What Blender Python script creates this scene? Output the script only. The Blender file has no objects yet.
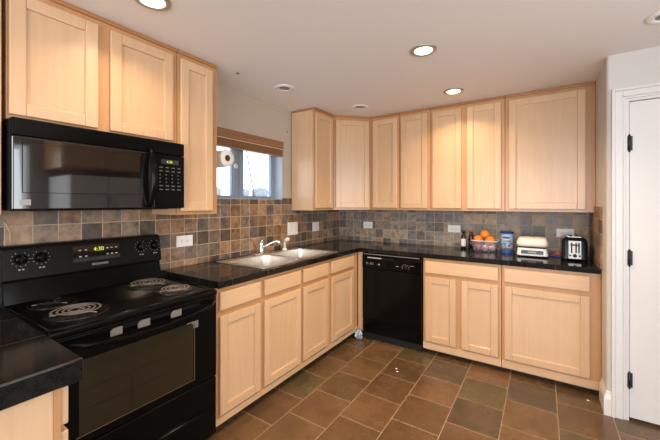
import bpy, bmesh, math, random
from mathutils import Vector, Matrix
random.seed(7)
S = bpy.context.scene
C = S.collection
PI = math.pi

# ---------------------------------------------------------------- camera, world, light, exposure
cam = bpy.data.cameras.new('camera')
cam.lens = 324.575 / 660 * 36
cam.sensor_width = 36
cam.shift_y = -(220 - 203.1) / 660
cam.clip_start = 0.02
co = bpy.data.objects.new('camera', cam)
co.location = (2.1951, -3.5631, 1.3709)
co.rotation_euler = (PI / 2, 0, 0.5795)
C.objects.link(co)
S.camera = co

W = bpy.data.worlds.new('sky')
W.use_nodes = True
S.world = W
wb = W.node_tree.nodes['Background']
wb.inputs['Color'].default_value = (0.86, 0.93, 1.0, 1)
wb.inputs['Strength'].default_value = 3.2

S.view_settings.view_transform = 'Standard'
S.view_settings.look = 'None'
S.view_settings.gamma = 1
S.view_settings.use_curve_mapping = False
S.view_settings.exposure = 0.0


def area(name, loc, target, sx, sy, power, col):
    l = bpy.data.lights.new(name, 'AREA')
    l.shape = 'RECTANGLE'
    l.size, l.size_y, l.energy, l.color = sx, sy, power, col
    o = bpy.data.objects.new(name, l)
    o.location = loc
    o.rotation_euler = (Vector(target) - Vector(loc)).to_track_quat('-Z', 'Y').to_euler()
    C.objects.link(o)
    return o


# added fill behind the camera, tilted up to brighten the ceiling; daylight of the right window
area('rear_fill', (2.3, -6.25, 1.35), (2.2, -2.0, 2.3), 3.4, 2.0, 118, (1.0, 0.985, 0.975))
area('daylight_right', (4.50, -3.15, 1.45), (0.0, -2.9, 2.1), 2.0, 1.35, 40, (0.96, 0.975, 1.0))

# ---------------------------------------------------------------- materials
MATS = {}


def newmat(name):
    m = bpy.data.materials.new(name)
    m.use_nodes = True
    MATS[name] = m
    return m, m.node_tree, m.node_tree.nodes['Principled BSDF']


class NT:
    def __init__(s, nt):
        s.nt = nt

    def n(s, typ, ins=None, **kw):
        d = s.nt.nodes.new(typ)
        for k, v in kw.items():
            setattr(d, k, v)
        for k, v in (ins or {}).items():
            s.set(d.inputs[k], v)
        return d

    def set(s, sock, v):
        if isinstance(v, bpy.types.NodeSocket):
            s.nt.links.new(v, sock)
        elif isinstance(v, (tuple, list)) and len(v) == 3 and sock.type == 'RGBA':
            sock.default_value = (*v, 1)
        else:
            sock.default_value = v

    def math(s, op, a, b=0.0):
        d = s.n('ShaderNodeMath', {0: a, 1: b}, operation=op)
        return d.outputs[0]

    def mix(s, f, a, b, blend='MIX'):
        d = s.n('ShaderNodeMix', data_type='RGBA', blend_type=blend)
        s.set(d.inputs[0], f)
        s.set(d.inputs[6], a)
        s.set(d.inputs[7], b)
        return d.outputs[2]

    def ramp(s, f, stops, interp='LINEAR'):
        d = s.n('ShaderNodeValToRGB', {0: f})
        r = d.color_ramp
        r.interpolation = interp
        while len(r.elements) < len(stops):
            r.elements.new(0.5)
        for e, (p, c) in zip(r.elements, stops):
            e.position = p
            e.color = (*c, 1)
        return d.outputs[0]

    def noise(s, vec, scale, detail=3, rough=0.55):
        d = s.n('ShaderNodeTexNoise', {'Vector': vec, 'Scale': scale, 'Detail': detail, 'Roughness': rough})
        return d.outputs[0]

    def bump(s, h, strength, dist=0.002):
        return s.n('ShaderNodeBump', {'Height': h, 'Strength': strength, 'Distance': dist}).outputs[0]

    def scaled(s, vec, sc):
        return s.n('ShaderNodeMapping', {'Vector': vec, 'Scale': sc}).outputs[0]


def hexc(r, g, b):
    f = lambda c: c / 12.92 if c <= 0.04045 else ((c + 0.055) / 1.055) ** 2.4
    return (f(r / 255), f(g / 255), f(b / 255))


def plain(name, col, rough=0.5, metal=0.0, coat=0.0, spec=0.5, trans=0.0, ior=1.45, emit=None, es=0.0, vary=0.0, alpha=1.0):
    m, nt, p = newmat(name)
    N = NT(nt)
    p.inputs['Base Color'].default_value = (*col, 1)
    p.inputs['Roughness'].default_value = rough
    p.inputs['Metallic'].default_value = metal
    p.inputs['Coat Weight'].default_value = coat
    p.inputs['Coat Roughness'].default_value = 0.06
    p.inputs['Specular IOR Level'].default_value = spec
    p.inputs['Transmission Weight'].default_value = trans
    p.inputs['IOR'].default_value = ior
    p.inputs['Alpha'].default_value = alpha
    if emit:
        p.inputs['Emission Color'].default_value = (*emit, 1)
        p.inputs['Emission Strength'].default_value = es
    if vary:
        tc = N.n('ShaderNodeTexCoord').outputs['Object']
        f = N.noise(tc, 9, 4)
        c = N.mix(f, tuple(x * (1 - vary) for x in col), tuple(min(1, x * (1 + vary)) for x in col))
        nt.links.new(c, p.inputs['Base Color'])
    return m


def maple(name, scale, c1, c2, rough=0.36):
    m, nt, p = newmat(name)
    N = NT(nt)
    pos = N.n('ShaderNodeNewGeometry').outputs['Position']
    rnd = N.n('ShaderNodeObjectInfo').outputs['Random']
    v = N.scaled(pos, scale)
    v2 = N.n('ShaderNodeVectorMath', {0: v, 1: N.n('ShaderNodeCombineXYZ', {0: N.math('MULTIPLY', rnd, 40.0), 1: 0.0, 2: N.math('MULTIPLY', rnd, 17.0)}).outputs[0]}, operation='ADD').outputs[0]
    g = N.noise(v2, 1.0, 5, 0.6)
    big = N.noise(pos, 2.4, 2)
    col = N.mix(N.ramp(g, [(0.18, (0, 0, 0)), (0.82, (1, 1, 1))]), c1, c2)
    tone = N.ramp(N.math('ADD', N.math('MULTIPLY', rnd, 0.5), N.math('MULTIPLY', big, 0.5)), [(0.2, (0.93, 0.91, 0.88)), (0.8, (1.05, 1.05, 1.06))])
    col = N.mix(1.0, col, tone, 'MULTIPLY')
    nt.links.new(col, p.inputs['Base Color'])
    p.inputs['Roughness'].default_value = rough
    p.inputs['Coat Weight'].default_value = 0.45
    p.inputs['Coat Roughness'].default_value = 0.22
    nt.links.new(N.bump(g, 0.05), p.inputs['Normal'])
    return m


MAPLE_A, MAPLE_B = (0.585, 0.372, 0.210), (0.650, 0.436, 0.268)
maple('maple_upright', (38, 38, 2.2), MAPLE_A, MAPLE_B)
maple('maple_level', (2.6, 2.6, 42), MAPLE_A, MAPLE_B)
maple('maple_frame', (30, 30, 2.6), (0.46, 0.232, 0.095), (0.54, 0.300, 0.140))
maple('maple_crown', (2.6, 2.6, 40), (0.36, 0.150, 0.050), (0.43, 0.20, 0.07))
maple('bamboo', (1.5, 1.5, 90), (0.20, 0.085, 0.035), (0.36, 0.17, 0.075), 0.45)


def tiles(name, au, av, pu, pv, ou, ov, gw, palette, grout, rough, bump, bond=False, nscale=14, var=0.5, spec=0.5):
    m, nt, p = newmat(name)
    N = NT(nt)
    pos = N.n('ShaderNodeNewGeometry').outputs['Position']
    sp = N.n('ShaderNodeSeparateXYZ', {0: pos})
    u = N.math('DIVIDE', N.math('SUBTRACT', sp.outputs[au], ou), pu)
    v = N.math('DIVIDE', N.math('SUBTRACT', sp.outputs[av], ov), pv)
    cu = N.math('FLOOR', u)
    if bond:
        v = N.math('ADD', v, N.math('MULTIPLY', N.math('ABSOLUTE', N.math('MODULO', cu, 2.0)), 0.5))
    cv = N.math('FLOOR', v)
    cell = N.n('ShaderNodeCombineXYZ', {0: cu, 1: cv, 2: 3.3}).outputs[0]
    wn = N.n('ShaderNodeTexWhiteNoise', {'Vector': cell}, noise_dimensions='3D')
    r = wn.outputs['Value']
    fu, fv = N.math('FRACT', u), N.math('FRACT', v)
    eu = N.math('MULTIPLY', N.math('MINIMUM', fu, N.math('SUBTRACT', 1.0, fu)), pu)
    ev = N.math('MULTIPLY', N.math('MINIMUM', fv, N.math('SUBTRACT', 1.0, fv)), pv)
    e = N.math('MINIMUM', eu, ev)
    wob = N.math('MULTIPLY', N.math('SUBTRACT', N.noise(pos, 55, 2), 0.5), gw * 0.8)
    gm = N.ramp(N.math('DIVIDE', N.math('ADD', e, wob), gw), [(0.38, (1, 1, 1)), (0.62, (0, 0, 0))])
    n = len(palette)
    base = N.ramp(r, [(i / n, c) for i, c in enumerate(palette)], 'CONSTANT')
    off = N.n('ShaderNodeVectorMath', {0: pos, 1: N.n('ShaderNodeVectorMath', {0: wn.outputs['Color'], 'Scale': 9.0}, operation='SCALE').outputs[0]}, operation='ADD').outputs[0]
    cl = N.noise(off, nscale, 6, 0.62)
    tone = N.ramp(cl, [(0.28, (1 - var,) * 3), (0.5, (1, 1, 1)), (0.75, (1 + var * 1.0, 1 + var * 0.92, 1 + var * 0.8))])
    col = N.mix(1.0, base, tone, 'MULTIPLY')
    col = N.mix(gm, col, grout)
    nt.links.new(col, p.inputs['Base Color'])
    p.inputs['Specular IOR Level'].default_value = spec
    rg = N.mix(gm, N.ramp(cl, [(0.2, (rough * 0.75,) * 3), (0.8, (min(1, rough * 1.35),) * 3)]), (0.8, 0.8, 0.8))
    nt.links.new(rg, p.inputs['Roughness'])
    h = N.math('SUBTRACT', N.math('MULTIPLY', cl, 0.5), N.math('MULTIPLY', gm, 0.6))
    nt.links.new(N.bump(h, bump, 0.004), p.inputs['Normal'])
    return m


FLOORP = [hexc(88, 68, 45), hexc(100, 75, 50), hexc(82, 69, 46), hexc(94, 70, 48), hexc(85, 72, 47), hexc(104, 76, 52), hexc(80, 64, 48)]
tiles('slate_floor', 0, 1, 0.2955, 0.313, 0.800, -0.99, 0.0042, FLOORP, hexc(160, 138, 110), 0.25, 0.10, bond=True, nscale=5, var=0.30, spec=0.5)
SPL = [hexc(126, 101, 80), hexc(102, 89, 78), hexc(140, 107, 80), hexc(114, 101, 89), hexc(80, 67, 58), hexc(156, 126, 100), hexc(116, 89, 66), hexc(98, 88, 82), hexc(132, 112, 94)]
GR = hexc(182, 160, 138)
tiles('slate_splash_left', 1, 2, 0.105, 0.1, -1.851, 0.956, 0.0048, SPL, GR, 0.45, 0.35, nscale=20, var=0.62)
tiles('slate_splash_right', 1, 2, 0.105, 0.1, -0.02, 0.956, 0.0048, SPL, GR, 0.45, 0.35, nscale=20, var=0.62)
SPB = [hexc(140, 126, 114), hexc(116, 108, 104), hexc(146, 132, 120), hexc(126, 118, 114), hexc(100, 92, 88), hexc(154, 132, 108), hexc(128, 116, 104), hexc(108, 104, 106), hexc(140, 130, 122)]  # same slate as the left wall; cooler light put into these greyer tones
tiles('slate_splash_back', 0, 2, 0.1, 0.1, 0.018, 0.962, 0.0044, SPB, GR, 0.45, 0.35, nscale=20, var=0.62)
GRA = [(0.0085, 0.008, 0.008), (0.011, 0.0105, 0.0105), (0.0095, 0.0085, 0.008)]
tiles('black_granite', 0, 1, 0.305, 0.305, 0.14, -3.157, 0.0026, GRA, (0.07, 0.055, 0.042), 0.09, 0.04, nscale=60, var=0.6, spec=0.22)


def paint(name, col, rough=0.6, sc=160, b=0.12):
    m, nt, p = newmat(name)
    N = NT(nt)
    pos = N.n('ShaderNodeNewGeometry').outputs['Position']
    p.inputs['Base Color'].default_value = (*col, 1)
    p.inputs['Roughness'].default_value = rough
    nt.links.new(N.bump(N.noise(pos, sc, 2), b, 0.002), p.inputs['Normal'])
    return m


paint('wall_paint', (0.50, 0.42, 0.345))
paint('ceiling_paint', (0.87, 0.825, 0.80), 0.75, 90, 0.2)
paint('white_wall_paint', (0.56, 0.535, 0.52))
paint('taupe_paint', (0.34, 0.30, 0.26))
paint('trim_paint', (0.66, 0.64, 0.63), 0.32, 40, 0.02)
plain('shaded_vinyl', (0.26, 0.32, 0.40), 0.4)  # white frame; its bluish backlit shade is put into the colour
plain('black_gloss', (0.0025, 0.0025, 0.0025), 0.13, spec=0.14)
plain('black_enamel', (0.003, 0.0026, 0.0023), 0.17, spec=0.16)
plain('black_plastic', (0.007, 0.007, 0.007), 0.38, spec=0.2)
plain('backguard_black', (0.008, 0.0065, 0.0055), 0.30, spec=0.10)
plain('matte_black', (0.004, 0.004, 0.004), 0.7)  # even matte black of vent slots, kick plates and foot
plain('dark_window', (0.026, 0.019, 0.010), 0.10, spec=0.35)
plain('mw_glass', (0.004, 0.003, 0.003), 0.03, spec=0.9, coat=0.7)
plain('chrome', (0.80, 0.80, 0.80), 0.12, metal=1.0)
plain('coil_metal', (0.26, 0.22, 0.20), 0.45, metal=0.5)
plain('drip_black', (0.012, 0.010, 0.009), 0.22, metal=0.3)
plain('steel', (0.78, 0.74, 0.68), 0.33, metal=1.0)
plain('brushed_grey', (0.42, 0.41, 0.40), 0.4, metal=0.7)
plain('plate_white', (0.80, 0.79, 0.77), 0.4)
plain('ivory_white', (0.78, 0.73, 0.66), 0.35)
plain('slot_dark', (0.02, 0.02, 0.02), 0.6)
plain('print_white', (0.36, 0.345, 0.325), 0.5)
plain('badge_silver', (0.55, 0.54, 0.52), 0.35, metal=0.6)
plain('led_green', (0.05, 0.08, 0.0), 0.5, emit=(0.75, 0.95, 0.05), es=1.1)
plain('paper', (0.80, 0.77, 0.73), 0.85)
plain('cardboard', (0.16, 0.08, 0.04), 0.8)
plain('kraft', (0.42, 0.30, 0.18), 0.8)
plain('trim_tan', (0.13, 0.085, 0.05), 0.35, metal=0.5)
plain('tab_grey', (0.25, 0.23, 0.21), 0.35, metal=0.3)
plain('plastic_rim', (0.85, 0.86, 0.9), 0.2, alpha=0.75)
plain('orange_peel', (0.86, 0.27, 0.035), 0.4, vary=0.15)
plain('onion_skin', (0.42, 0.12, 0.20), 0.35, vary=0.35)
plain('onion_pale', (0.62, 0.34, 0.36), 0.35, vary=0.3)
plain('stem_green', (0.10, 0.12, 0.03), 0.6)
plain('brown_glass', (0.020, 0.008, 0.004), 0.08, coat=0.6)
plain('orange_label', (0.55, 0.14, 0.03), 0.5)
plain('can_blue', (0.03, 0.12, 0.42), 0.35)
plain('lid_blue', (0.012, 0.03, 0.22), 0.3)
plain('can_sky', (0.25, 0.50, 0.75), 0.4)
plain('nut_brown', (0.30, 0.11, 0.045), 0.5, vary=0.4)
plain('toaster_blue', (0.004, 0.005, 0.012), 0.2, spec=0.25)
plain('panel_blue', (0.015, 0.022, 0.07), 0.3)
plain('packet_red', (0.50, 0.05, 0.03), 0.45)
plain('packet_blue', (0.06, 0.12, 0.30), 0.45)
plain('foil', (0.36, 0.41, 0.50), 0.4, metal=0.5)
plain('copper', (0.50, 0.22, 0.08), 0.35, metal=0.6)
plain('lamp_glow', (0.9, 0.9, 0.85), 0.5, emit=(1.0, 0.80, 0.55), es=10.0)
plain('lamp_white', (0.80, 0.79, 0.77), 0.4)
plain('snow', (0.78, 0.80, 0.82), 0.9)
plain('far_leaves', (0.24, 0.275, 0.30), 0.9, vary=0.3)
plain('hinge_metal', (0.03, 0.03, 0.03), 0.35, metal=0.5)

def see_through(name, tint, gloss, rough, milk=0.0, mcol=(0.8, 0.8, 0.85)):
    m = bpy.data.materials.new(name)
    m.use_nodes = True
    MATS[name] = m
    nt = m.node_tree
    N = NT(nt)
    nt.nodes.remove(nt.nodes['Principled BSDF'])
    out = nt.nodes['Material Output']
    a = N.n('ShaderNodeBsdfTransparent', {'Color': tint})
    g = N.n('ShaderNodeBsdfGlossy', {'Roughness': rough})
    lw = N.n('ShaderNodeLayerWeight', {'Blend': 0.5})
    fr = N.math('ADD', 0.04, N.math('MULTIPLY', N.math('POWER', lw.outputs['Facing'], 5.0), 0.9))
    mx = N.n('ShaderNodeMixShader', {0: N.math('MULTIPLY', fr, gloss), 1: a.outputs[0], 2: g.outputs[0]})
    if milk:
        df = N.n('ShaderNodeBsdfDiffuse', {'Color': mcol})
        mx = N.n('ShaderNodeMixShader', {0: milk, 1: mx.outputs[0], 2: df.outputs[0]})
    nt.links.new(mx.outputs[0], out.inputs['Surface'])


see_through('glass_pane', (0.97, 0.98, 1.0), 0.8, 0.0)
see_through('clear_plastic', (0.95, 0.95, 0.98), 1.0, 0.05, 0.09)
plain('fridge_silver', (0.80, 0.80, 0.80), 0.5)
plain('keypad_grey', (0.09, 0.085, 0.08), 0.5)
plain('shaded_reveal', (0.42, 0.47, 0.54), 0.5)  # white reveal with the blue backlit shade put into its colour
plain('dark_trim', (0.030, 0.022, 0.016), 0.5)


# ---------------------------------------------------------------- helpers
def M(k):
    return MATS[k]


class MB:
    """collects shapes, in world coordinates, into one mesh"""

    def __init__(s):
        s.bm = bmesh.new()

    def add(s, tmp, smooth=False):
        me = bpy.data.meshes.new('t')
        for f in tmp.faces:
            f.smooth = smooth
        tmp.to_mesh(me)
        tmp.free()
        s.bm.from_mesh(me)
        bpy.data.meshes.remove(me)
        return s

    def box(s, x0, x1, y0, y1, z0, z1, bev=0.0, seg=2):
        t = bmesh.new()
        bmesh.ops.create_cube(t, size=1)
        bmesh.ops.scale(t, vec=(abs(x1 - x0), abs(y1 - y0), abs(z1 - z0)), verts=t.verts)
        bmesh.ops.translate(t, vec=((x0 + x1) / 2, (y0 + y1) / 2, (z0 + z1) / 2), verts=t.verts)
        if bev:
            bmesh.ops.bevel(t, geom=t.edges[:], offset=bev, segments=seg, affect='EDGES', profile=0.5)
        return s.add(t)

    def prism(s, pts, d, bev=0.0, seg=2, smooth=False):
        """polygon pts (3D, planar) extruded by vector d"""
        t = bmesh.new()
        vs = [t.verts.new(p) for p in pts]
        f = t.faces.new(vs)
        r = bmesh.ops.extrude_face_region(t, geom=[f])
        bmesh.ops.translate(t, vec=d, verts=[v for v in r['geom'] if isinstance(v, bmesh.types.BMVert)])
        bmesh.ops.recalc_face_normals(t, faces=t.faces)
        if bev:
            bmesh.ops.bevel(t, geom=t.edges[:], offset=bev, segments=seg, affect='EDGES', profile=0.5)
        return s.add(t, smooth)

    def cyl(s, p0, p1, r0, r1=None, n=24, caps=True, smooth=True):
        r1 = r0 if r1 is None else r1
        p0, p1 = Vector(p0), Vector(p1)
        d = p1 - p0
        q = d.to_track_quat('Z', 'Y')
        t = bmesh.new()
        a = [t.verts.new(p0 + q @ Vector((r0 * math.cos(2 * PI * i / n), r0 * math.sin(2 * PI * i / n), 0))) for i in range(n)]
        b = [t.verts.new(p1 + q @ Vector((r1 * math.cos(2 * PI * i / n), r1 * math.sin(2 * PI * i / n), 0))) for i in range(n)]
        for i in range(n):
            f = t.faces.new((a[i], a[(i + 1) % n], b[(i + 1) % n], b[i]))
        if caps:
            t.faces.new(a[::-1])
            t.faces.new(b)
        s.add(t, False)
        if smooth:
            s.bm.faces.ensure_lookup_table()
            k = len(s.bm.faces)
            for f in s.bm.faces[k - n - (2 if caps else 0):]:
                f.smooth = len(f.verts) == 4
        return s

    def lathe(s, prof, c=(0, 0, 0), axis='Z', n=32, smooth=True, sx=1.0, sy=1.0):
        """profile [(r, h)] turned about an axis through c"""
        t = bmesh.new()
        rings = []
        for r, h in prof:
            if r < 1e-5:
                rings.append([t.verts.new((0, 0, h))])
            else:
                rings.append([t.verts.new((sx * r * math.cos(2 * PI * i / n), sy * r * math.sin(2 * PI * i / n), h)) for i in range(n)])
        for a, b in zip(rings, rings[1:]):
            for i in range(n):
                j = (i + 1) % n
                if len(a) == 1 and len(b) == 1:
                    continue
                if len(a) == 1:
                    t.faces.new((a[0], b[i], b[j]))
                elif len(b) == 1:
                    t.faces.new((a[i], b[0], a[j]))
                else:
                    t.faces.new((a[i], b[i], b[j], a[j]))
        bmesh.ops.recalc_face_normals(t, faces=t.faces)
        R = {'Z': Matrix.Identity(4), 'X': Matrix.Rotation(PI / 2, 4, 'Y'), 'Y': Matrix.Rotation(-PI / 2, 4, 'X')}[axis]
        bmesh.ops.transform(t, matrix=Matrix.Translation(c) @ R, verts=t.verts)
        return s.add(t, smooth)

    def tube(s, pts, r, n=10, caps=True):
        pts = [Vector(p) for p in pts]
        t = bmesh.new()
        rings = []
        up = Vector((0.13, 0.21, 0.97)).normalized()
        for i, p in enumerate(pts):
            d = (pts[min(i + 1, len(pts) - 1)] - pts[max(i - 1, 0)]).normalized()
            a = d.cross(up)
            if a.length < 1e-3:
                a = d.cross(Vector((1, 0, 0)))
            a.normalize()
            b = d.cross(a)
            rr = r[i] if isinstance(r, (list, tuple)) else r
            rings.append([t.verts.new(p + a * rr * math.cos(2 * PI * k / n) + b * rr * math.sin(2 * PI * k / n)) for k in range(n)])
        for a, b in zip(rings, rings[1:]):
            for k in range(n):
                t.faces.new((a[k], a[(k + 1) % n], b[(k + 1) % n], b[k]))
        if caps:
            t.faces.new(rings[0][::-1])
            t.faces.new(rings[-1])
        bmesh.ops.recalc_face_normals(t, faces=t.faces)
        return s.add(t, True)

    def ball(s, c, r, sx=1, sy=1, sz=1, seg=20):
        t = bmesh.new()
        bmesh.ops.create_uvsphere(t, u_segments=seg, v_segments=seg // 2 + 2, radius=r)
        bmesh.ops.scale(t, vec=(sx, sy, sz), verts=t.verts)
        bmesh.ops.translate(t, vec=c, verts=t.verts)
        return s.add(t, True)

    def cells(s, A, B, solid, c0, c1, axes):
        """slab of the filled cells of a grid A x B, between c0 and c1; axes = (a, b, c) indices"""
        t = bmesh.new()
        vm = {}

        def V(a, b, c):
            k = (a, b, c)
            if k not in vm:
                p = [0, 0, 0]
                p[axes[0]], p[axes[1]], p[axes[2]] = A[a], B[b], (c0, c1)[c]
                vm[k] = t.verts.new(p)
            return vm[k]
        na, nb = len(A) - 1, len(B) - 1
        f = lambda i, j: 0 <= i < na and 0 <= j < nb and solid(i, j)
        for i in range(na):
            for j in range(nb):
                if not f(i, j):
                    continue
                for c in (0, 1):
                    t.faces.new([V(i, j, c), V(i + 1, j, c), V(i + 1, j + 1, c), V(i, j + 1, c)])
                if not f(i - 1, j): t.faces.new([V(i, j, 0), V(i, j + 1, 0), V(i, j + 1, 1), V(i, j, 1)])
                if not f(i + 1, j): t.faces.new([V(i + 1, j, 0), V(i + 1, j + 1, 0), V(i + 1, j + 1, 1), V(i + 1, j, 1)])
                if not f(i, j - 1): t.faces.new([V(i, j, 0), V(i + 1, j, 0), V(i + 1, j, 1), V(i, j, 1)])
                if not f(i, j + 1): t.faces.new([V(i, j + 1, 0), V(i + 1, j + 1, 0), V(i + 1, j + 1, 1), V(i, j + 1, 1)])
        bmesh.ops.recalc_face_normals(t, faces=t.faces)
        bmesh.ops.dissolve_limit(t, angle_limit=0.01, verts=t.verts, edges=t.edges)
        return s.add(t)

    def build(s, name, mat, parent=None, loc=None, bevel=0.0):
        org = Vector((0, 0, 0))
        if parent is not None:
            q = parent
            while q is not None:
                org += q.location
                q = q.parent
        elif loc is not None:
            org = Vector(loc)
        bmesh.ops.translate(s.bm, vec=-org, verts=s.bm.verts)
        me = bpy.data.meshes.new(name)
        s.bm.to_mesh(me)
        s.bm.free()
        me.materials.append(M(mat) if isinstance(mat, str) else mat)
        o = bpy.data.objects.new(name, me)
        C.objects.link(o)
        if parent is not None:
            o.parent = parent
        elif loc is not None:
            o.location = loc
        if bevel:
            b = o.modifiers.new('bevel', 'BEVEL')
            b.width = bevel
            b.segments = 3
            b.limit_method = 'ANGLE'
        return o


def tag(o, label=None, cat=None, group=None, kind=None):
    for k, v in (('label', label), ('category', cat), ('group', group), ('kind', kind)):
        if v:
            o[k] = v
    return o


def thing(name, loc, label=None, cat=None, group=None, kind=None):
    o = bpy.data.objects.new(name, None)
    o.empty_display_size = 0.05
    o.location = loc
    C.objects.link(o)
    return tag(o, label, cat, group, kind)


def struct(name, mb, mat, bevel=0.0):
    return tag(mb.build(name, mat, bevel=bevel), kind='structure')


def text(name, body, size, mat, parent, loc, right, up, depth=0.0006, align='CENTER'):
    """lettering as a mesh: loc is the baseline centre, right/up are directions"""
    cu = bpy.data.curves.new('lettering', 'FONT')
    cu.body = body
    cu.size = size
    cu.extrude = depth / 2
    cu.align_x = align
    tmp = bpy.data.objects.new('lettering', cu)
    C.objects.link(tmp)
    bpy.context.view_layer.update()
    me = bpy.data.meshes.new_from_object(tmp.evaluated_get(bpy.context.evaluated_depsgraph_get()))
    bpy.data.objects.remove(tmp)
    r, u = Vector(right).normalized(), Vector(up).normalized()
    n = r.cross(u)
    org = Vector((0, 0, 0))
    q = parent
    while q is not None:
        org += q.location
        q = q.parent
    mt = Matrix((r, u, n)).transposed().to_4x4()
    mt.translation = Vector(loc) - org
    me.transform(mt)
    me.materials.clear()
    me.materials.append(M(mat))
    o = bpy.data.objects.new(name, me)
    C.objects.link(o)
    o.parent = parent
    return o


# ---------------------------------------------------------------- the setting
ZC = 2.325          # ceiling
XR, YD = 2.544, -0.814   # nook wall and door wall
XE, YE = 4.45, -6.2      # far right and rear wall
T = 0.12
struct('floor', MB().box(-T, XE + T, YE - T, T, -0.06, 0.0), 'slate_floor')
struct('ceiling', MB().box(-T, XE + T, YE - T, T, ZC, ZC + 0.1), 'ceiling_paint')
# left wall with the sink window's opening
WY0, WY1, WZ0, WZ1 = -2.05, -1.085, 1.405, 1.985
struct('wall_left', MB().cells([YE - T, WY0, WY1, T], [0.0, WZ0, WZ1, ZC], lambda i, j: not (i == 1 and j == 1), -0.16, 0.0, (1, 2, 0)), 'wall_paint')
struct('wall_back', MB().box(0.0, XE + T, 0.0, T, 0.0, ZC), 'wall_paint')
# nook wall and the wall with the door, one L-shaped piece with a rounded corner
DX0, DX1, DZ = 2.636, 3.43, 2.03
rc = [(XR, 0.0)] + [(XR + 0.016 - 0.016 * math.cos(a * PI / 12), YD + 0.016 - 0.016 * math.sin(a * PI / 12)) for a in range(7)] + [(XR + 0.088, YD), (XR + 0.088, 0.0)]
struct('wall_right', MB().prism([(x, y, 0.0) for x, y in rc], (0, 0, ZC)), 'white_wall_paint')
struct('wall_front', MB().cells([XR + 0.088, DX0, DX1, XE], [0, DZ, ZC], lambda i, j: not (i == 1 and j == 0), YD, YD + 0.11, (0, 2, 1)), 'white_wall_paint')
struct('wall_far_right', MB().cells([YE, -4.2, -2.1, YD], [0, 0.72, 2.16, ZC], lambda i, j: not (i == 1 and j == 1), XE, XE + T, (1, 2, 0)), 'taupe_paint')
struct('wall_rear', MB().cells([0, 0.9, 3.9, XE], [0, 0.5, 2.2, ZC], lambda i, j: not (i == 1 and j == 1), YE - T, YE, (0, 2, 1)), 'white_wall_paint')  # unseen wall; opening added to let the rear fill in

# slate backsplash
SZ = 0.9145
bs = MB().cells([-3.8, WY0, WY1, -0.011], [SZ, WZ0, 1.42], lambda i, j: not (i == 1 and j == 1), 0.0, 0.011, (1, 2, 0))
struct('trim_1', bs, 'slate_splash_left')
struct('trim_2', MB().box(0.0, XR - 0.011, -0.011, 0.0, SZ, 1.335), 'slate_splash_back')
struct('trim_3', MB().box(XR - 0.011, XR, -0.645, 0.0, SZ, 1.345), 'slate_splash_right')

# baseboard around the nook corner
prof = [(0, 0), (0.016, 0), (0.016, 0.105), (0.012, 0.122), (0.006, 0.135), (0.004, 0.15), (0, 0.155)]
t_ = bmesh.new()
cols = [[t_.verts.new(p_) for p_ in ((XR - d, -0.622, z), (XR - d, YD - d, z), (XR + 0.0345, YD - d, z))] for d, z in prof]
for a_, b_ in zip(cols, cols[1:] + cols[:1]):
    for k in (0, 1):
        t_.faces.new((a_[k], a_[k + 1], b_[k + 1], b_[k]))
t_.faces.new([c_[0] for c_ in cols])
t_.faces.new([c_[2] for c_ in cols][::-1])
bmesh.ops.recalc_face_normals(t_, faces=t_.faces)
bb = MB().add(t_)
struct('baseboard_right', bb, 'trim_paint')
struct('baseboard_front', MB().prism([(3.52, YD - d, z) for d, z in prof], (XE - 3.52, 0, 0)), 'trim_paint')

# sink window
w = tag(thing('window_1', (-0.10, -1.55, WZ0)), kind='structure')
rv = MB().cells([WY0, WY0 + 0.006, WY1 - 0.006, WY1], [WZ0, WZ0 + 0.006, WZ1 - 0.006, WZ1], lambda i, j: not (i == 1 and j == 1), -0.16, -0.0005, (1, 2, 0))
rv.build('window_reveal', 'shaded_reveal', w)
fy = [WY0 + 0.007, -1.95, -1.635, -1.505, -1.145, WY1 - 0.007]
fz = [WZ0 + 0.007, WZ0 + 0.034, WZ1 - 0.10, WZ1 - 0.007]
MB().cells(fy, fz, lambda i, j: not (j == 1 and i in (1, 3)), -0.135, -0.10, (1, 2, 0)).build('window_frame', 'shaded_vinyl', w, bevel=0.003)
MB().box(-0.1, -0.088, -1.628, -1.585, fz[1], fz[2], 0.003).build('sash_stile', 'shaded_vinyl', w)
MB().box(-0.1, -0.092, -1.56, -1.512, fz[1], fz[2], 0.003).build('sash_stile', 'shaded_vinyl', w)
MB().box(-0.122, -0.118, -1.951, -1.634, fz[1] - 0.002, fz[2] + 0.002).build('window_pane', 'glass_pane', w)
MB().box(-0.122, -0.118, -1.506, -1.144, fz[1] - 0.002, fz[2] + 0.002).build('window_pane', 'glass_pane', w)
MB().lathe([(0, 0), (0.02, 0.0), (0.022, 0.006), (0.016, 0.014), (0, 0.016)], (-0.088, -1.607, 1.70), 'X').build('sash_lock', 'lamp_white', w)

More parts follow.
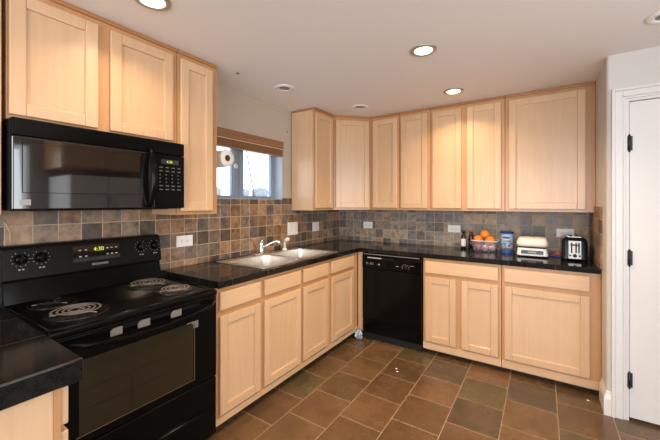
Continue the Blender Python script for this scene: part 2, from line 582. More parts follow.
# door in the front wall
d = tag(thing('door_1', (DX0, YD, 0)), kind='structure')
cas = MB()
for a0, a1, pr in ((2.567, 2.584, 0.024), (2.584, 2.622, 0.017), (2.622, 2.636, 0.012)):
    e = a0 - DX0
    e1 = a1 - DX0
    cas.box(a0, a1, YD - pr, YD - 0.0005, 0.0, DZ - e, 0.003)
    cas.box(DX1 - e1, DX1 - e, YD - pr, YD - 0.0005, 0.0, DZ - e, 0.003)
    cas.box(a1, DX1 - e1, YD - pr, YD - 0.0005, DZ - e1, DZ - e, 0.003)
cas.build('door_casing', 'trim_paint', d)
jm = MB().cells([DX0 + 0.0005, DX0 + 0.016, DX1 - 0.016, DX1 - 0.0005], [0.0, DZ - 0.016, DZ - 0.0005], lambda i, j: not (i == 1 and j == 0), YD - 0.004, YD + 0.109, (0, 2, 1))
jm.build('door_jamb', 'trim_paint', d)
MB().box(DX0 + 0.019, DX1 - 0.019, YD + 0.004, YD + 0.040, 0.018, DZ - 0.020, 0.002).build('door_panel', 'trim_paint', d)
for hz in (0.255, 1.025, 1.748):
    h = MB()
    h.cyl((DX0 + 0.0175, YD - 0.007, hz - 0.047), (DX0 + 0.0175, YD - 0.007, hz + 0.047), 0.0065, n=12)
    for k in (-0.05, 0.05):
        h.ball((DX0 + 0.0175, YD - 0.007, hz + k), 0.006, seg=10)
    h.box(DX0 + 0.008, DX0 + 0.033, YD - 0.005, YD + 0.003, hz - 0.045, hz + 0.045)
    h.build('door_hinge', 'hinge_metal', d)
k = MB()
k.lathe([(0, 0), (0.028, 0), (0.028, 0.008), (0.012, 0.012), (0.011, 0.035), (0.026, 0.045), (0.028, 0.06), (0.018, 0.072), (0, 0.074)], (0, 0, 0), 'Y')
bmesh.ops.transform(k.bm, matrix=Matrix.Translation((DX1 - 0.085, YD + 0.0035, 0.95)) @ Matrix.Rotation(PI, 4, 'Z'), verts=k.bm.verts)
k.build('door_knob', 'chrome', d)

# outside the window
struct('ground', MB().box(-30, -0.6, -22, 22, -0.3, -0.25), 'snow')
bk = MB()
bk.prism([(-12.0, -4, -0.25), (-13.5, -4, 1.2), (-15.0, -4, 1.72), (-24.0, -4, 1.9), (-24.0, -4, -0.25)], (0, 40, 0))
struct('snow_bank', bk, 'snow')
for i, (x, y, r, h, side) in enumerate([(-15.6, 3.6, 0.55, 0.75, 'in the left pane'), (-15.8, 5.6, 0.75, 0.95, 'second from the left'), (-15.5, 7.6, 0.5, 0.6, 'near the middle stile'), (-16.0, 9.8, 0.8, 0.9, 'in the right pane'), (-15.6, 12.2, 0.6, 0.7, 'right of the others'), (-16.2, 14.6, 0.7, 0.85, 'farthest to the right')]):
    b = MB()
    z0_ = 1.76
    for j in range(7):
        a = 2 * PI * j / 7
        b.ball((x + 0.5 * r * math.cos(a), y + 0.5 * r * math.sin(a), z0_ + h * (0.42 + 0.1 * math.sin(3.1 * j + i))), 0.5 * r, 1, 1, 0.75 * h / r, seg=12)
    b.ball((x, y, z0_ + h * 0.55), 0.55 * r, 1, 1, 0.8 * h / r, seg=12)
    tag(b.build('distant_bush', 'far_leaves', loc=(x, y, z0_)), 'hazy grey bush on the snowy rise outside the window, ' + side, 'bush', 'bushes beyond the sink window')

# ---------------------------------------------------------------- cabinets
DT = 0.020   # door thickness


def shaker(parent, o, u, n, w, h, rail=0.055, name='door', mat='maple_upright', pm='maple_upright', bev=0.0055):
    """framed door: o = lower left corner on the face frame, u = along the width, n = outwards"""
    o, u, n = Vector(o), Vector(u), Vector(n)
    z = Vector((0, 0, 1))
    P = lambda a, b, c: tuple(o + u * a + z * b + n * c)
    fr = MB()

    def brd(a0, a1, b0, b1):
        fr.prism([P(a0, b0, 0.0006), P(a1, b0, 0.0006), P(a1, b1, 0.0006), P(a0, b1, 0.0006)], n * (DT - 0.0006), bev * 0.8, 3)
    brd(0, rail, 0, h)
    brd(w - rail, w, 0, h)
    brd(rail, w - rail, 0, rail)
    brd(rail, w - rail, h - rail, h)
    d_ = fr.build(name, mat, parent)
    pn = MB()
    e = rail - 0.003
    pn.prism([P(e, e, 0.004), P(w - e, e, 0.004), P(w - e, h - e, 0.004), P(e, h - e, 0.004)], n * 0.0045)
    pn.build('center_panel', pm, d_)
    return d_


def slab(parent, o, u, n, w, h, name='drawer_front', mat='maple_level'):
    o, u, n = Vector(o), Vector(u), Vector(n)
    z = Vector((0, 0, 1))
    P = lambda a, b, c: tuple(o + u * a + z * b + n * c)
    m = MB()
    m.prism([P(0, 0, 0.0006), P(w, 0, 0.0006), P(w, h, 0.0006), P(0, h, 0.0006)], n * (DT - 0.0006), 0.004, 2)
    return m.build(name, mat, parent)


ZB, ZT = 1.297, ZC - 0.0015
UD = 0.302   # upper face
CR = 0.022   # crown strip height
DZ0, DZ1 = 1.320, 2.272


def upper(axis, a0, a1, z0, label, doors, dz0=None, end=None):
    """wall cabinet; axis 'x': runs along the back wall, 'y': along the left wall. doors = [(a0, a1)]"""
    g = 0.001
    if axis == 'x':
        t = thing('wall_cabinet', ((a0 + a1) / 2, -0.15, z0), label, 'cabinet', 'wall cabinets')
        bx = lambda m, p, q, d0, d1, zz0, zz1, bv=0: m.box(p, q, -d1, -d0, zz0, zz1, bv)
    else:
        t = thing('wall_cabinet', (0.15, (a0 + a1) / 2, z0), label, 'cabinet', 'wall cabinets')
        bx = lambda m, p, q, d0, d1, zz0, zz1, bv=0: m.box(d0, d1, p, q, zz0, zz1, bv)
    back = 0.013 if z0 < 1.35 else 0.001
    m = MB()
    bx(m, a0 + g, a1 - g, back, UD - 0.019, z0, ZT - CR)
    m.build('carcass', 'maple_upright', t)
    f = MB()
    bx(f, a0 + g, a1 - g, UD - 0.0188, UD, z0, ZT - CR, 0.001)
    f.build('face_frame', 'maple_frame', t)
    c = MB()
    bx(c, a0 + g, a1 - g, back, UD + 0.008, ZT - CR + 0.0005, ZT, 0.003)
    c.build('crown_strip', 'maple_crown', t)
    zz = dz0 or DZ0
    for p, q in doors:
        if axis == 'x':
            shaker(t, (p, -UD, zz), (1, 0, 0), (0, -1, 0), q - p, DZ1 - zz)
        else:
            shaker(t, (UD, p, zz), (0, 1, 0), (1, 0, 0), q - p, DZ1 - zz)
    return t


upper('y', -3.80, -3.186, ZB, 'wall cabinet cut by the left picture edge beside the microwave', [(-3.75, -3.183)])
upper('y', -3.168, -2.402, 1.728, 'short two door wall cabinet right above the black microwave', [(-3.160, -2.832), (-2.776, -2.434)], dz0=1.748)
upper('y', -2.400, -2.105, ZB, 'tall narrow wall cabinet between microwave and sink window', [(-2.385, -2.152)])
upper('y', -0.957, -0.594, ZB, 'wall cabinet on the window wall with its pale side facing out', [(-0.945, -0.632)])
# corner cabinet with the diagonal door
t = thing('wall_cabinet', (0.2, -0.2, ZB), 'corner wall cabinet with a door set diagonally across the corner', 'cabinet', 'wall cabinets')
p = 0.5925
poly = [(0.013, -0.013), (0.013, -p), (UD - 0.013, -p), (p, -UD + 0.013), (p, -0.013)]
MB().prism([(x, y, ZB) for x, y in poly], (0, 0, ZT - CR - ZB)).build('carcass', 'maple_upright', t)
n45 = Vector((1, -1, 0)).normalized()
u45 = Vector((1, 1, 0)).normalized()
A = Vector((UD, -p, ZB))
B = Vector((p, -UD, ZB))
fr = MB()
fr.prism([A, B, B - n45 * 0.012 + Vector((0, 0.0, 0)), A - n45 * 0.012], (0, 0, ZT - CR - ZB))
fr.build('face_frame', 'maple_frame', t)
cr = [(0.013, -0.013), (0.013, -p), (UD + 0.008, -p), (p, -UD - 0.008), (p, -0.013)]
MB().prism([(x, y, ZT - CR + 0.0005) for x, y in cr], (0, 0, CR - 0.0005)).build('crown_strip', 'maple_crown', t)
L45 = (B - A).length
q0 = A + u45 * 0.018 + n45 * 0.0005
shaker(t, (q0.x, q0.y, DZ0), u45, n45, L45 - 0.036, DZ1 - DZ0)

upper('x', 0.594, 0.936, ZB, 'narrow wall cabinet on the back wall next to the diagonal corner', [(0.634, 0.917)])
upper('x', 0.938, 1.256, ZB, 'single door wall cabinet second from the corner on back wall', [(0.958, 1.232)])
upper('x', 1.258, 1.916, ZB, 'two door wall cabinet in the middle of the back wall', [(1.283, 1.553), (1.603, 1.888)])
upper('x', 1.918, XR - 0.001, ZB, 'wide single door wall cabinet at right end of the back wall', [(1.948, 2.482)])

FB = 0.596   # base face
ZK = 0.064   # bottom of the face frame
ZBT = 0.8710  # top of the base cabinets
DRZ = (0.738, 0.846)
DOZ = (0.118, 0.702)


def base(axis, a0, a1, label, drawers, doors, dropname='drawer_front'):
    g = 0.001
    ZK = 0.044 if axis == 'x' else 0.064
    if axis == 'x':
        t = thing('base_cabinet', ((a0 + a1) / 2, -0.3, 0), label, 'cabinet', 'base cabinets')
        bx = lambda m, p, q, d0, d1, zz0, zz1, bv=0: m.box(p, q, -d1, -d0, zz0, zz1, bv)
    else:
        t = thing('base_cabinet', (0.3, (a0 + a1) / 2, 0), label, 'cabinet', 'base cabinets')
        bx = lambda m, p, q, d0, d1, zz0, zz1, bv=0: m.box(d0, d1, p, q, zz0, zz1, bv)
    m = MB()
    # open-topped carcass: bottom, back and two sides
    bx(m, a0 + g, a1 - g, 0.004, 0.022, ZK, ZBT)
    bx(m, a0 + g, a1 - g, 0.022, FB - 0.019, ZK, ZK + 0.018)
    # side panels; the pair that meets under the sink bowl is notched below it
    bx(m, a0 + g, a0 + g + 0.016, 0.022, FB - 0.019, ZK + 0.018, 0.735 if a0 == -1.146 else ZBT)
    bx(m, a1 - g - 0.016, a1 - g, 0.022, FB - 0.019, ZK + 0.018, 0.735 if a1 == -1.148 else ZBT)
    m.build('carcass', 'maple_upright', t)
    f = MB()
    bx(f, a0 + g, a1 - g, FB - 0.0188, FB, ZK, ZBT, 0.001)
    f.build('face_frame', 'maple_frame', t)
    k = MB()
    bx(k, a0 + g, a1 - g, FB - 0.09, FB - 0.074, 0.0, ZK - 0.0005)
    k.build('toe_kick', 'dark_trim', t)
    b = MB()
    bx(b, a0 + g, a1 - g, FB + 0.0003, FB + 0.008, ZK, DOZ[0] - 0.014, 0.001)
    b.build('bottom_rail', 'maple_level', t)
    for p, q in drawers:
        if axis == 'x':
            slab(t, (p, -FB, DRZ[0]), (1, 0, 0), (0, -1, 0), q - p, DRZ[1] - DRZ[0], dropname)
        else:
            slab(t, (FB, p, DRZ[0]), (0, 1, 0), (1, 0, 0), q - p, DRZ[1] - DRZ[0], dropname)
    for p, q in doors:
        if axis == 'x':
            shaker(t, (p, -FB, DOZ[0]), (1, 0, 0), (0, -1, 0), q - p, DOZ[1] - DOZ[0])
        else:
            shaker(t, (FB, p, DOZ[0]), (0, 1, 0), (1, 0, 0), q - p, DOZ[1] - DOZ[0])
    return t


base('y', -2.365, -1.985, 'base cabinet with drawer and door right beside the black range', [(-2.322, -1.995)], [(-2.322, -1.995)])
base('y', -1.983, -1.148, 'double base cabinet with two false drawer fronts under the sink', [(-1.955, -1.562), (-1.525, -1.170)], [(-1.955, -1.562), (-1.525, -1.170)], 'false_drawer_front')
base('y', -1.146, -0.600, 'base cabinet between the sink cabinet and the inner corner', [(-1.112, -0.705)], [(-1.112, -0.705)])
base('x', 1.278, 1.917, 'two door base cabinet under one wide drawer right of the dishwasher', [(1.300, 1.895)], [(1.300, 1.568), (1.612, 1.895)])
base('x', 1.919, XR - 0.001, 'wide one door base cabinet beside the white wall corner', [(1.938, 2.478)], [(1.938, 2.478)])
# filler strip in the inner corner, part of the counter run
fl = MB().box(0.602, 0.662, -FB, -FB + 0.018, ZK, ZBT, 0.001)
tag(fl.build('filler_strip', 'maple_upright', loc=(0.632, -FB, ZK)), 'narrow maple filler strip between corner cabinet and dishwasher', 'filler strip')

# peninsula base cabinet in the left foreground
ZPT = 0.846
t = thing('peninsula_cabinet', (0.5, -3.5, 0), 'maple peninsula cabinet in the left foreground with plain end panel', 'cabinet')
MB().box(0.002, 1.012, -3.85, -3.222, 0.09, ZPT).build('carcass', 'maple_upright', t)
MB().box(0.10, 0.98, -3.80, -3.29, 0.0, 0.0895).build('toe_kick', 'dark_trim', t)
MB().box(1.0125, 1.030, -3.85, -3.222, 0.06, ZPT, 0.001).build('end_panel', 'maple_upright', t)
MB().box(0.69, 1.030, -3.2215, -3.203, 0.06, ZPT, 0.001).build('face_frame', 'maple_frame', t)
slab(t, (1.024, -3.203, 0.722), (-1, 0, 0), (0, 1, 0), 0.315, 0.110)
shaker(t, (1.024, -3.203, 0.118), (-1, 0, 0), (0, 1, 0), 0.315, 0.585)

# ---------------------------------------------------------------- worktops
CT, CB = 0.914, 0.8725
CD = 0.628
KX0, KX1, KY0, KY1 = 0.110, 0.575, -1.925, -1.010   # sink cut-out
xs = [0.0125, KX0, KX1, CD, XR - 0.0125]
ys = [-2.345, KY0, KY1, -CD, -0.0125]


def solid(i, j):
    if j < 3:
        return i < 3 and not (i == 1 and j == 1)
    return True


ct = MB().cells(xs, ys, solid, CB, CT, (0, 1, 2)).build('countertop', 'black_granite', loc=(0.3, -0.3, CB), bevel=0.004)
tag(ct, 'L-shaped black granite tile countertop with the sink set in it', 'countertop')
pt = MB().box(0.0125, 1.058, -3.90, -3.158, 0.8475, CT).build('countertop', 'black_granite', loc=(0.5, -3.5, CB), bevel=0.005)
tag(pt, 'black granite tile countertop on the foreground peninsula left of range', 'countertop')

# ---------------------------------------------------------------- range
RY0, RY1 = -3.135, -2.385
RC = (RY0 + RY1) / 2
RZ = 0.886
t = thing('range', (0.33, RC, 0), 'black freestanding electric coil range with oven and rear control panel', 'range')
b = MB()
b.box(0.03, 0.625, RY0, RY1, 0.05, RZ - 0.03, 0.003)
for x in (0.08, 0.56):
    for y in (RY0 + 0.05, RY1 - 0.05):
        b.cyl((x, y, 0), (x, y, 0.055), 0.018, n=12)
b.build('body', 'black_enamel', t)
c = MB()
c.box(0.03, 0.672, RY0, RY1, RZ - 0.0295, RZ, 0.010, 3)
# raised rim around the cooktop
c.tube([(0.10, RY0 + 0.014, RZ), (0.655, RY0 + 0.014, RZ)], 0.006, 8)
c.tube([(0.10, RY1 - 0.014, RZ), (0.655, RY1 - 0.014, RZ)], 0.006, 8)
c.tube([(0.652, RY0 + 0.012, RZ), (0.652, RY1 - 0.012, RZ)], 0.010, 8)
ck = c.build('cooktop', 'black_enamel', t)
# backguard
g = MB()
g.prism([(0.022, RY0, RZ + 0.001), (0.105, RY0, RZ + 0.001), (0.080, RY0, 0.995), (0.022, RY0, 0.995)], (0, RY1 - RY0, 0), 0.004)
g.build('backguard_riser', 'black_gloss', t)
g = MB()
sec = [(0.022, 0.996), (0.092, 0.996), (0.098, 1.004), (0.074, 1.150), (0.064, 1.162), (0.022, 1.165)]
g.prism([(x, RY0 - 0.004, z) for x, z in sec], (0, RY1 - RY0 + 0.008, 0), 0.005, 3)
bg = g.build('control_panel', 'backguard_black', t)
# the panel's sloping face
fd = Vector((0.074 - 0.098, 0, 1.150 - 1.004)).normalized()     # up the slope
fn = Vector((fd.z, 0, -fd.x))                                   # outwards


def onp(y, z, off=0.0):
    k = (z - 1.004) / (1.150 - 1.004)
    return Vector((0.098 + k * (0.074 - 0.098), y, z)) + fn * off


def patch(y0, y1, z0, z1, off, th):
    m = MB()
    m.prism([onp(y0, z0, off), onp(y1, z0, off), onp(y1, z1, off), onp(y0, z1, off)], fn * th, 0.0004, 1)
    return m


dsp = patch(-2.862, -2.628, 1.050, 1.136, 0.0004, 0.0012).build('display', 'mw_glass', bg)
fr = MB()
for y0, y1, z0, z1 in ((-2.864, -2.860, 1.048, 1.138), (-2.630, -2.626, 1.048, 1.138), (-2.864, -2.626, 1.048, 1.051)):
    fr.prism([onp(y0, z0, 0.0006), onp(y1, z0, 0.0006), onp(y1, z1, 0.0006), onp(y0, z1, 0.0006)], fn * 0.002)
fr.build('display_border', 'backguard_black', bg)
text('clock_digits', '4:30', 0.030, 'led_green', bg, onp(-2.738, 1.102, 0.0022), (0, 1, 0), fd)
text('brand_lettering', 'FRIGIDAIRE', 0.0165, 'print_white', bg, onp(-2.735, 1.024, 0.0012), (0, 1, 0), fd)
for y in (-2.828, -2.800, -2.695, -2.672, -2.649):
    for z in (1.112, 1.078):
        mk = MB()
        mk.prism([onp(y - 0.006, z - 0.003, 0.002), onp(y + 0.006, z - 0.003, 0.002), onp(y + 0.006, z + 0.003, 0.002), onp(y - 0.006, z + 0.003, 0.002)], fn * 0.0006)
        mk.build('touch_key', 'print_white', bg)
qf = fn.to_track_quat('Z', 'Y')
for y in (-3.069, -2.992, -2.507, -2.423):
    kn = MB()
    kn.lathe([(0, 0), (0.024, 0), (0.025, 0.004), (0.021, 0.018), (0.019, 0.021), (0, 0.022)], n=28)
    kn.box(-0.005, 0.005, -0.022, 0.022, 0.018, 0.029, 0.003)
    bmesh.ops.transform(kn.bm, matrix=Matrix.Translation(onp(y, 1.098, 0.0006)) @ qf.to_matrix().to_4x4() @ Matrix.Rotation(random.uniform(-0.3, 0.3), 4, 'Z'), verts=kn.bm.verts)
    ko = kn.build('knob', 'black_gloss', bg)
    dm = MB()
    for a in range(11):
        an = math.radians(-240 + a * 30)
        r_ = 0.034
        cpt = onp(y, 1.098, 0.0005) + Vector((0, 1, 0)) * r_ * math.cos(an) + fd * r_ * math.sin(an)
        dm.prism([cpt + Vector((0, -0.0017, 0)) - fd * 0.0017, cpt + Vector((0, 0.0017, 0)) - fd * 0.0017, cpt + Vector((0, 0.0017, 0)) + fd * 0.0017, cpt + Vector((0, -0.0017, 0)) + fd * 0.0017], fn * 0.0005)
    for k2 in (-0.010, 0.004):
        cpt = onp(y + k2, 1.046, 0.0005)
        dm.prism([cpt, cpt + Vector((0, 0.008, 0)), cpt + Vector((0, 0.008, 0)) + fd * 0.006, cpt + fd * 0.006], fn * 0.0005)
    dm.build('dial_marks', 'print_white', ko)
# burners
for (x, y, r, turns, lab) in ((0.235, -2.535, 0.098, 3.7, ''), (0.490, -2.530, 0.078, 3.2, ''), (0.475, -2.972, 0.098, 3.7, ''), (0.225, -2.985, 0.078, 3.2, 'dark')):
    dp = MB()
    R_ = r + 0.018
    dp.lathe([(0.02, 0.0005), (r - 0.02, 0.0006), (r + 0.004, 0.004), (R_ - 0.004, 0.0065), (R_, 0.004), (R_, 0.0002)], (x, y, RZ), n=40)
    dpo = dp.build('burner', 'drip_black', t)
    pts = []
    nn = int(turns * 26)
    for i in range(nn + 1):
        f_ = i / nn
        a = 2 * PI * turns * f_ + 0.6
        rr = r * (0.20 + 0.76 * f_)
        pts.append((x + rr * math.cos(a), y + rr * math.sin(a), RZ + 0.0165))
    cl = MB().tube(pts, 0.0046, 8)
    for v_ in cl.bm.verts:
        v_.co.z = RZ + 0.0165 + 0.35 * (v_.co.z - RZ - 0.0165)
    cl.build('coil', 'drip_black' if lab else 'coil_metal', dpo)
    sp_ = MB()
    for a in (0.4, 0.4 + 2 * PI / 3, 0.4 + 4 * PI / 3):
        sp_.tube([(x, y, RZ + 0.009), (x + r * math.cos(a), y + r * math.sin(a), RZ + 0.009)], 0.0028, 6)
    sp_.build('coil_support', 'coil_metal', dpo)
# oven door
OX = 0.668
od = MB().box(0.627, OX, RY0 + 0.004, RY1 - 0.004, 0.408, 0.850, 0.006, 3).build('oven_door', 'black_gloss', t)
MB().prism([(OX + 0.0003, -3.035, 0.452), (OX + 0.0003, -2.548, 0.452), (OX + 0.0003, -2.535, 0.465), (OX + 0.0003, -2.535, 0.735), (OX + 0.0003, -2.548, 0.748), (OX + 0.0003, -3.035, 0.748)], (0.0012, 0, 0)).build('oven_window', 'dark_window', od)
wf = MB()
for y0, y1, z0, z1 in ((-3.045, -2.525, 0.444, 0.449), (-2.531, -2.526, 0.449, 0.740)):
    wf.box(OX + 0.0002, OX + 0.0025, y0, y1, z0, z1, 0.001)
wf.build('window_trim', 'trim_tan', od)
rk = MB()
for z in (0.545, 0.625):
    rk.box(OX + 0.0014, OX + 0.0019, -3.02, -2.56, z, z + 0.0016)
rk.box(OX + 0.0014, OX + 0.0019, -2.84, -2.8385, 0.455, 0.62)
rk.build('rack_lines', 'backguard_black', od)
vs = MB()
for z in (0.826, 0.832, 0.838):
    vs.box(OX + 0.0002, OX + 0.0015, -2.90, -2.50, z, z + 0.002)
vs.build('vent_slots', 'matte_black', od)
for y0, y1 in ((-2.925, -2.878), (-2.813, -2.760), (-2.658, -2.603)):
    MB().prism([(OX + 0.0005, y0, 0.806), (OX + 0.0005, y1, 0.806), (OX + 0.0005, y1, 0.838), (OX + 0.0005, y0 + 0.012, 0.838), (OX + 0.0005, y0, 0.828)], (0.004, 0, 0), 0.0008, 1).build('trim_tab', 'tab_grey', od)
MB().box(OX + 0.0002, OX + 0.0008, -2.572, -2.506, 0.716, 0.752).build('sticker', 'tab_grey', od)
hp = []
for i in range(25):
    f_ = i / 24
    y = RY0 + 0.045 + f_ * (RY1 - RY0 - 0.075)
    bow = 1 - (2 * f_ - 1) ** 2
    hp.append((OX + 0.010 + 0.040 * min(1, 3.2 * bow), y, 0.830 - 0.034 * bow))
MB().tube(hp, 0.0095, 12).build('oven_handle', 'black_gloss', od)
MB().box(0.640, 0.670, RY0 + 0.006, RY1 - 0.006, 0.8515, RZ - 0.030, 0.002).build('vent_trim', 'black_plastic', t)
# drawer
dr = MB().box(0.627, OX - 0.003, RY0 + 0.004, RY1 - 0.004, 0.085, 0.402, 0.006, 3).build('storage_drawer', 'black_gloss', t)
MB().box(OX - 0.0025, OX + 0.010, RY0 + 0.18, RY1 - 0.09, 0.232, 0.250, 0.006, 3).build('drawer_handle', 'black_gloss', dr)
MB().box(0.56, 0.60, RY0 + 0.02, RY1 - 0.02, 0.004, 0.05).build('kick_plate', 'matte_black', t)

# ---------------------------------------------------------------- microwave over the range
MY0, MY1 = -3.166, -2.402
MZ0, MZ1 = 1.338, 1.7265
MX = 0.385
t = thing('microwave', (0.2, (MY0 + MY1) / 2, MZ0), 'black over-the-range microwave hung under the short wall cabinet', 'microwave')
MB().box(0.013, MX - 0.03, MY0, MY1, MZ0, MZ1, 0.004).build('body', 'black_plastic', t)
MB().box(MX - 0.029, MX - 0.004, MY0, MY1, 1.652, MZ1, 0.004).build('vent_grille', 'black_gloss', t)
md = MB().box(MX - 0.0295, MX, MY0, -2.590, MZ0 + 0.004, 1.650, 0.006, 3).build('door', 'mw_glass', t)
mw = MB()
for y0, y1, z0, z1 in ((-3.134, -2.66, 1.414, 1.4165), (-3.136, -3.133, 1.414, 1.625), (-2.662, -2.660, 1.414, 1.625), (-3.134, -2.66, 1.624, 1.6255)):
    mw.box(MX + 0.0002, MX + 0.001, y0, y1, z0, z1)
mw.build('window_border', 'backguard_black', md)
st = MB().box(MX + 0.0002, MX + 0.0007, -3.142, -3.107, 1.362, 1.386).build('sticker', 'tab_grey', md)
hp = []
for i in range(17):
    f_ = i / 16
    z = 1.352 + f_ * 0.318
    hp.append((MX + 0.006 + 0.040 * math.sin(PI * f_) ** 0.7, -2.612, z))
hd = MB()
for k in range(len(hp) - 1):
    pass
hd.tube(hp, [0.010 + 0.007 * math.sin(PI * i / 16) for i in range(17)], 12)
hd.build('handle', 'black_gloss', md)
cp = MB().box(MX - 0.0295, MX - 0.002, -2.588, MY1, MZ0 + 0.004, 1.650, 0.005, 3).build('control_panel', 'black_gloss', t)
CX = MX - 0.002
MB().box(CX + 0.0002, CX + 0.0010, -2.545, -2.440, 1.596, 1.622).build('display', 'mw_glass', cp)
text('clock_digits', '4:30', 0.020, 'led_green', cp, (CX + 0.0014, -2.497, 1.602), (0, 1, 0), (0, 0, 1))
kb = MB()
for r_ in range(7):
    for c_ in range(4):
        y = -2.556 + c_ * 0.036
        z = 1.572 - r_ * 0.021
        if 2 <= r_ <= 4 and c_ == 3:
            kb.box(CX + 0.0002, CX + 0.0007, y, y + 0.012, z, z + 0.004)
            continue
        kb.box(CX + 0.0002, CX + 0.0007, y, y + (0.020 if r_ in (0, 1, 5, 6) else 0.008), z, z + 0.006)
kb.build('keypad', 'keypad_grey', cp)
MB().box(0.05, MX - 0.04, MY0 + 0.08, MY1 - 0.08, MZ0 - 0.003, MZ0 - 0.0002).build('underside_filter', 'black_plastic', t)

# ---------------------------------------------------------------- dishwasher
DY = -0.628
t = thing('dishwasher', (0.97, -0.3, 0), 'black built-in dishwasher in the inner corner under the countertop', 'dishwasher')
X0, X1 = 0.668, 1.272
MB().box(X0 + 0.004, X1 - 0.004, -0.57, -0.03, 0.05, 0.868).build('tub', 'black_plastic', t)
dd = MB().box(X0, X1, DY, -0.572, 0.205, 0.718, 0.005, 3).build('door_panel', 'black_enamel', t)
cpn = MB().prism([(X0, -0.572, 0.7205), (X0, DY - 0.006, 0.7205), (X0, DY - 0.006, 0.83), (X0, DY + 0.004, 0.866), (X0, -0.572, 0.866)], (X1 - X0, 0, 0), 0.004, 3).build('control_panel', 'black_gloss', t)
FY = DY - 0.0062
MB().box(X0 + 0.06, X0 + 0.21, FY - 0.0006, FY, 0.822, 0.833).build('badge', 'badge_silver', cpn)
MB().box(X0 + 0.215, X0 + 0.34, FY - 0.010, FY, 0.815, 0.834, 0.004).build('latch_grip', 'black_plastic', cpn)
MB().box(X0 + 0.02, X1 - 0.02, DY - 0.0035, DY + 0.003, 0.857, 0.864, 0.002).build('top_trim', 'tab_grey', cpn)
bt = MB()
for x in (0.045, 0.058, 0.088, 0.102, 0.115):
    bt.box(X0 + x, X0 + x + 0.008, FY - 0.0006, FY, 0.773, 0.778)
    bt.box(X0 + x, X0 + x + 0.010, FY - 0.0006, FY, 0.762, 0.765)
for a in range(7):
    an = math.radians(-30 + a * 40)
    bt.cyl((X0 + 0.455 + 0.035 * math.cos(an), FY, 0.768 + 0.026 * math.sin(an)), (X0 + 0.455 + 0.035 * math.cos(an), FY - 0.0006, 0.768 + 0.026 * math.sin(an)), 0.0034, n=8)
bt.box(X0 + 0.36, X0 + 0.385, FY - 0.0006, FY, 0.766, 0.771)
bt.box(X0 + 0.495, X0 + 0.535, FY - 0.0006, FY, 0.783, 0.786)
bt.build('dial_marks', 'print_white', cpn)
MB().cyl((X0 + 0.185, FY + 0.001, 0.768), (X0 + 0.185, FY - 0.006, 0.768), 0.008, n=16).build('indicator_button', 'print_white', cpn)
kn = MB().lathe([(0, 0), (0.020, 0), (0.018, 0.014), (0, 0.016)])
bmesh.ops.transform(kn.bm, matrix=Matrix.Translation((X0 + 0.455, FY, 0.768)) @ Matrix.Rotation(PI / 2, 4, 'X'), verts=kn.bm.verts)
kn.build('timer_dial', 'black_plastic', cpn)
MB().box(X0, X1, DY + 0.004, -0.572, 0.072, 0.200, 0.004).build('lower_panel', 'black_gloss', t)
MB().box(X0 + 0.004, X1 - 0.004, -0.60, -0.572, 0.004, 0.071).build('kick_plate', 'matte_black', t)
MB().box(X0 + 0.03, X0 + 0.09, -0.61, -0.60, 0.0, 0.03).build('foot', 'matte_black', t)

# crumpled foil on the floor at the corner
f = bmesh.new()
bmesh.ops.create_icosphere(f, subdivisions=3, radius=1)
rr = random.Random(3)
for v in f.verts:
    k = 1 + rr.uniform(-0.28, 0.22)
    v.co = Vector((v.co.x * 0.040 * k, v.co.y * 0.030 * k, max(-0.7, v.co.z) * 0.052 * k))
zmin = min(v.co.z for v in f.verts)
bmesh.ops.translate(f, vec=(0.645, -0.668, -zmin), verts=f.verts)
tag(MB().add(f).build('crumpled_foil', 'foil', loc=(0.645, -0.668, 0)), 'crumpled silver blue foil on floor at the dishwasher corner', 'foil')
for i, (x, y, lb) in enumerate([(1.185, -1.018, 'white crumb on the floor tiles in front of the dishwasher'), (1.21, -1.06, 'tiny white crumb on floor tile nearer the camera'), (2.46, -0.70, 'white scrap on floor tile by the baseboard corner')]):
    tag(MB().ball((x, y, 0.003), 0.008, 1.2, 0.8, 0.35, 10).build('crumb', 'paper', loc=(x, y, 0)), lb, 'crumb')

